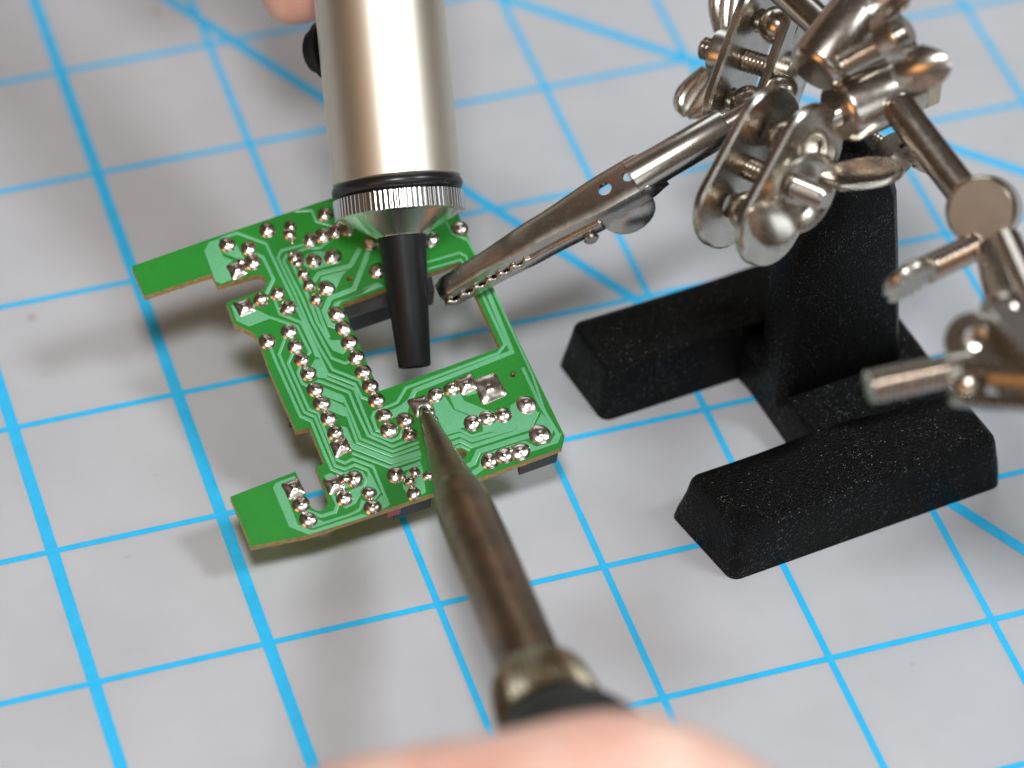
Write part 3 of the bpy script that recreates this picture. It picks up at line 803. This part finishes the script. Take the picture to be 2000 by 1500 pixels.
# lower clamp: two plates edge-on, one face-on lug and its socket
bar(PS(1905, 722, 466), PS(2080, 728, 458), camdir(0.0, 0.05, 1), 10, 1.7, 'clamp_plate')
bar(PS(1925, 786, 464), PS(2080, 796, 456), camdir(0.0, 0.05, 1), 10, 1.7, 'clamp_plate')
add('clamp_ball', ball(PS(1892, 752, 464), 2.6), M['nickel'], stand)
bar(PS(1897, 664, 466), PS(1990, 726, 462), camdir(-0.6, 0.75, 0.15), 7.4, 1.3, 'clamp_lug')
add('socket_rim', lathe(PS(1905, 660, 465.6), PS(1905, 660, 460), [(0.3, 0.8), (0.9, 1.0), (1.0, 1.5), (0.6, 2.1), (0.3, 2.2)], 32), M['nickel2'], stand)
bar(PS(1985, 640, 458), PS(2080, 740, 452), camdir(0.3, -0.3, 0.9), 9, 1.4, 'clamp_plate')

# ---- alligator clip: tail in the rear clamp, jaws on the board
ct0 = PS(1432, 236, 519.0)                  # stub ball of the clip holder
ct1 = PS(1285, 322, 519.0)                  # rear of the jaws
btip = B2(862, 572); bt3 = BO + BR @ Vector((btip.x, btip.y, 2.1))
ctip = PS(856, 571, (bt3 - CAM).dot(FWD) - 0.4)
cd = (ctip - ct1).normalized(); CL = (ctip - ct1).length
cup_ = camdir(-0.28, -0.45, -0.85); cup_ = (cup_ - cd * cup_.dot(cd)).normalized(); cs_ = cd.cross(cup_)
clip = add('alligator_clip', join(lathe(ct0 + cd * 1.2, ct1, [(0, 2.15), (0, 2.6), (0.3, 2.75), ((ct1 - ct0).length * 0.8, 2.75), ((ct1 - ct0).length * 1.25, 2.9)], 36),
                                  lathe(ct0 - cd * 7, ct0 + cd * 3, [(0, 1.7), (10, 1.7)], 24), ball(ct0 - cd * 8.2, 2.7)), M['nickel2'], stand, angle=40)
def jaw(name, prof, flip=1, tilt=0.0, z_off=0.0, teeth=True, x0=0.0):
    """prof: list of (x along jaw 0..1, half width, top height, side depth)"""
    V, Fc = [], []; K = 13
    ud = (cup_ * math.cos(tilt) + cd * math.sin(tilt)); fd = (cd * math.cos(tilt) - cup_ * math.sin(tilt))
    xs = []
    N = 70
    for i in range(N + 1):
        x = x0 + (1 - x0) * i / N
        for k in range(len(prof) - 1):
            if prof[k][0] <= x <= prof[k + 1][0]:
                f = (x - prof[k][0]) / max(1e-6, prof[k + 1][0] - prof[k][0]); f = f * f * (3 - 2 * f)
                row = [prof[k][m] * (1 - f) + prof[k + 1][m] * f for m in range(1, 4)]
        xs.append((x, *row))
    for (x, hw, hgt, dep) in xs:
        tooth = 0.35 * (1 if int(x * CL / 1.1) % 2 else -1) if (teeth and x > 0.62) else 0
        base = ct1 + fd * (x * CL) + cup_ * z_off * flip
        for j in range(K):
            u = j / (K - 1)
            if u < 0.22: yy = -hw; zz = -dep - tooth + (dep + tooth) * (u / 0.22) * 0.8
            elif u > 0.78: yy = hw; zz = -dep - tooth + (dep + tooth) * ((1 - u) / 0.22) * 0.8
            else:
                g = (u - 0.22) / 0.56 * 2 - 1
                yy = hw * math.copysign(abs(g) ** 0.7, g); zz = -0.2 * dep + (0.2 * dep) * (1 - abs(g) ** 5)
            V.append(base + cs_ * yy + ud * (flip * (zz + hgt)))
    for i in range(N):
        for j in range(K - 1):
            k = i * K + j; Fc.append((k, k + 1, k + K + 1, k + K))
    o = add(name, (V, Fc), M['nickel2'], None, angle=50)
    md = o.modifiers.new('s', 'SOLIDIFY'); md.thickness = 0.55 * MM; md.offset = -1 if flip > 0 else 1
    return o
def to_clip(o):
    loc = o.location.copy(); o.parent = clip
    o.location = loc - (clip.location + stand.location)
up = jaw('upper_jaw', [(0, 2.4, 0.8, 3.2), (0.08, 3.35, 1.5, 3.4), (0.2, 3.3, 1.55, 3.4), (0.55, 2.35, 1.6, 3.0), (0.80, 1.8, 1.3, 2.3), (0.96, 1.7, 1.05, 2.0), (1.0, 1.25, 0.4, 1.2)], 1)
bpy.context.view_layer.update()
cutters = []
for xx, rr in ((4.4, 1.0), (8.4, 1.05), (0.6, 1.5)):
    q = ct1 + cd * xx
    cutters.append(add('cutter', lathe(q + cup_ * 0.4, q + cup_ * 5, [(0, rr), (5, rr)], 24), M['nickel2'], None))
bpy.context.view_layer.update()
cut(up, cutters); to_clip(up)
lo = jaw('lower_jaw', [(0, 2.2, 0.8, 2.6), (0.25, 3.0, 1.0, 2.8), (0.55, 2.2, 1.2, 2.4), (0.80, 1.8, 1.0, 1.8), (0.97, 1.7, 0.8, 1.5), (1.0, 1.2, 0.4, 1.0)], -1, tilt=-0.02, z_off=2.3, x0=0.30)
bake(lo); to_clip(lo)
# rivet and finger paddle
rv = ct1 + cd * (CL * 0.37) - cup_ * 2.6
c_ = add('rivet', lathe(rv - cs_ * 4.0, rv + cs_ * 4.2, [(0, 0.9), (0.3, 1.2), (0.7, 0.9), (7.4, 0.9), (7.7, 1.3), (8.2, 1.0), (8.3, 0)], 24), M['nickel'], None); to_clip(c_)
c_ = add('spring', thread(rv - cs_ * 2.2, rv + cs_ * 2.2, 1.9, 0.9, 0.4), M['nickel'], None); to_clip(c_)
pp = []
for i in range(22):
    a = 2 * math.pi * i / 22
    pp.append((4.2 * math.cos(a), 3.6 * math.sin(a)))
pd = (cs_ * 0.62 - cup_ * 0.75).normalized()
if pd.dot(DOWN) < 0: pd = -pd
pcn = ct1 + cd * (CL * 0.20) - cup_ * 4.2
pdir2 = (camdir(0.45, 0.62, 0.45)); pdir2 = (pdir2 - cd * pdir2.dot(cd)).normalized()
c_ = add('finger_paddle', plate(pp, (pcn + pdir2 * 1.6, cd, pdir2, cd.cross(pdir2)), 0.8, 0.2), M['nickel2'], None, angle=50); to_clip(c_)

# ================================================================== hands
def skin_body(name, chains, mat, root, label, cat, sub=2):
    """chains: list of lists of (point mm, radius mm); first point of each later chain is joined to the nearest earlier vertex"""
    verts, rad, edges = [], [], []
    for ch in chains:
        prev = None
        for i, (p, r_) in enumerate(ch):
            if i == 0 and verts:
                k = min(range(len(verts)), key=lambda q: (verts[q] - p).length)
                if (verts[k] - p).length < 0.5: prev = k; continue
                verts.append(p); rad.append(r_); edges.append((k, len(verts) - 1)); prev = len(verts) - 1; continue
            verts.append(p); rad.append(r_)
            if prev is not None: edges.append((prev, len(verts) - 1))
            prev = len(verts) - 1
    c = verts[0].copy()
    me = bpy.data.meshes.new(name); me.from_pydata([tuple((v - c) * MM) for v in verts], edges, [])
    o = bpy.data.objects.new(name, me); COL.objects.link(o); o.location = c * MM
    o.modifiers.new('skin', 'SKIN')
    for i, sv in enumerate(me.skin_vertices[0].data):
        sv.radius = (rad[i] * MM, rad[i] * MM); sv.use_root = (i == 0)
    s = o.modifiers.new('sub', 'SUBSURF'); s.levels = sub; s.render_levels = sub
    me.materials.append(mat)
    bake(o)
    if not o.data.materials: o.data.materials.append(mat)
    o.data.polygons.foreach_set('use_smooth', [True] * len(o.data.polygons))
    o['label'] = label; o['category'] = cat
    return o
def V(px, py, s): return PS(px, py, s)
# right hand, pen grip on the iron handle
palm = V(1560, 2180, 446)
hand = skin_body('person', [
    [(V(1840, 2900, 500), 27), (V(1720, 2520, 474), 24), (palm, 20), (V(1600, 1930, 428), 14), (V(1520, 1760, 414), 10.5), (V(1440, 1606, 410), 9.4), (V(1225, 1490, 412), 9.0), (V(1020, 1560, 414), 8.4), (V(820, 1576, 417), 8.0), (V(650, 1596, 420), 7.2), (V(590, 1608, 421), 5.6)],
    [(palm, 20), (V(1740, 1980, 448), 13), (V(1740, 1800, 450), 10), (V(1620, 1660, 456), 9.2), (V(1420, 1600, 464), 8.6), (V(1180, 1600, 468), 7.6), (V(1100, 1620, 468), 6.4)],
    [(palm, 20), (V(1840, 2060, 462), 12.5), (V(1840, 1910, 468), 9.6), (V(1720, 1790, 478), 8.8), (V(1520, 1730, 484), 7.8), (V(1400, 1740, 484), 6.4)],
    [(palm, 20), (V(1880, 2200, 474), 12), (V(1890, 2060, 480), 8.4), (V(1790, 1960, 488), 7.6), (V(1620, 1900, 490), 6.4)],
    [(palm, 20), (V(1330, 2120, 452), 15), (V(1120, 1960, 452), 11), (V(1000, 1800, 452), 9.8), (V(990, 1680, 452), 8.6), (V(1020, 1620, 452), 7.2)],
], M['skin'], None, 'hand curled round the black handle of the soldering iron', 'hand')
# left hand, finger tips on the pump
g0 = V(470, -900, 560)
hand2 = skin_body('person', [
    [(V(300, -1500, 580), 26), (V(380, -1200, 575), 24), (g0, 21), (V(560, -620, 540), 11), (V(530, -330, 536), 9.4), (V(556, -90, 540), 7.4), (V(582, 10, 541), 5.4), (V(584, 52, 541), 3.2)],
    [(g0, 21), (V(640, -640, 575), 11), (V(700, -420, 580), 9), (V(760, -330, 562), 8.2), (V(800, -300, 552), 7)],
    [(g0, 21), (V(620, -760, 590), 11), (V(720, -600, 590), 9), (V(800, -520, 570), 8), (V(830, -500, 560), 7)],
    [(g0, 21), (V(590, -900, 600), 11), (V(720, -780, 595), 8.4), (V(800, -720, 575), 7.4), (V(830, -700, 566), 6.4)],
    [(g0, 21), (V(520, -760, 510), 12), (V(600, -560, 496), 9.8), (V(680, -420, 492), 8.8), (V(730, -360, 494), 7.4)],
], M['skin'], None, 'fingertip pressing the release button of the silver desoldering pump', 'hand')
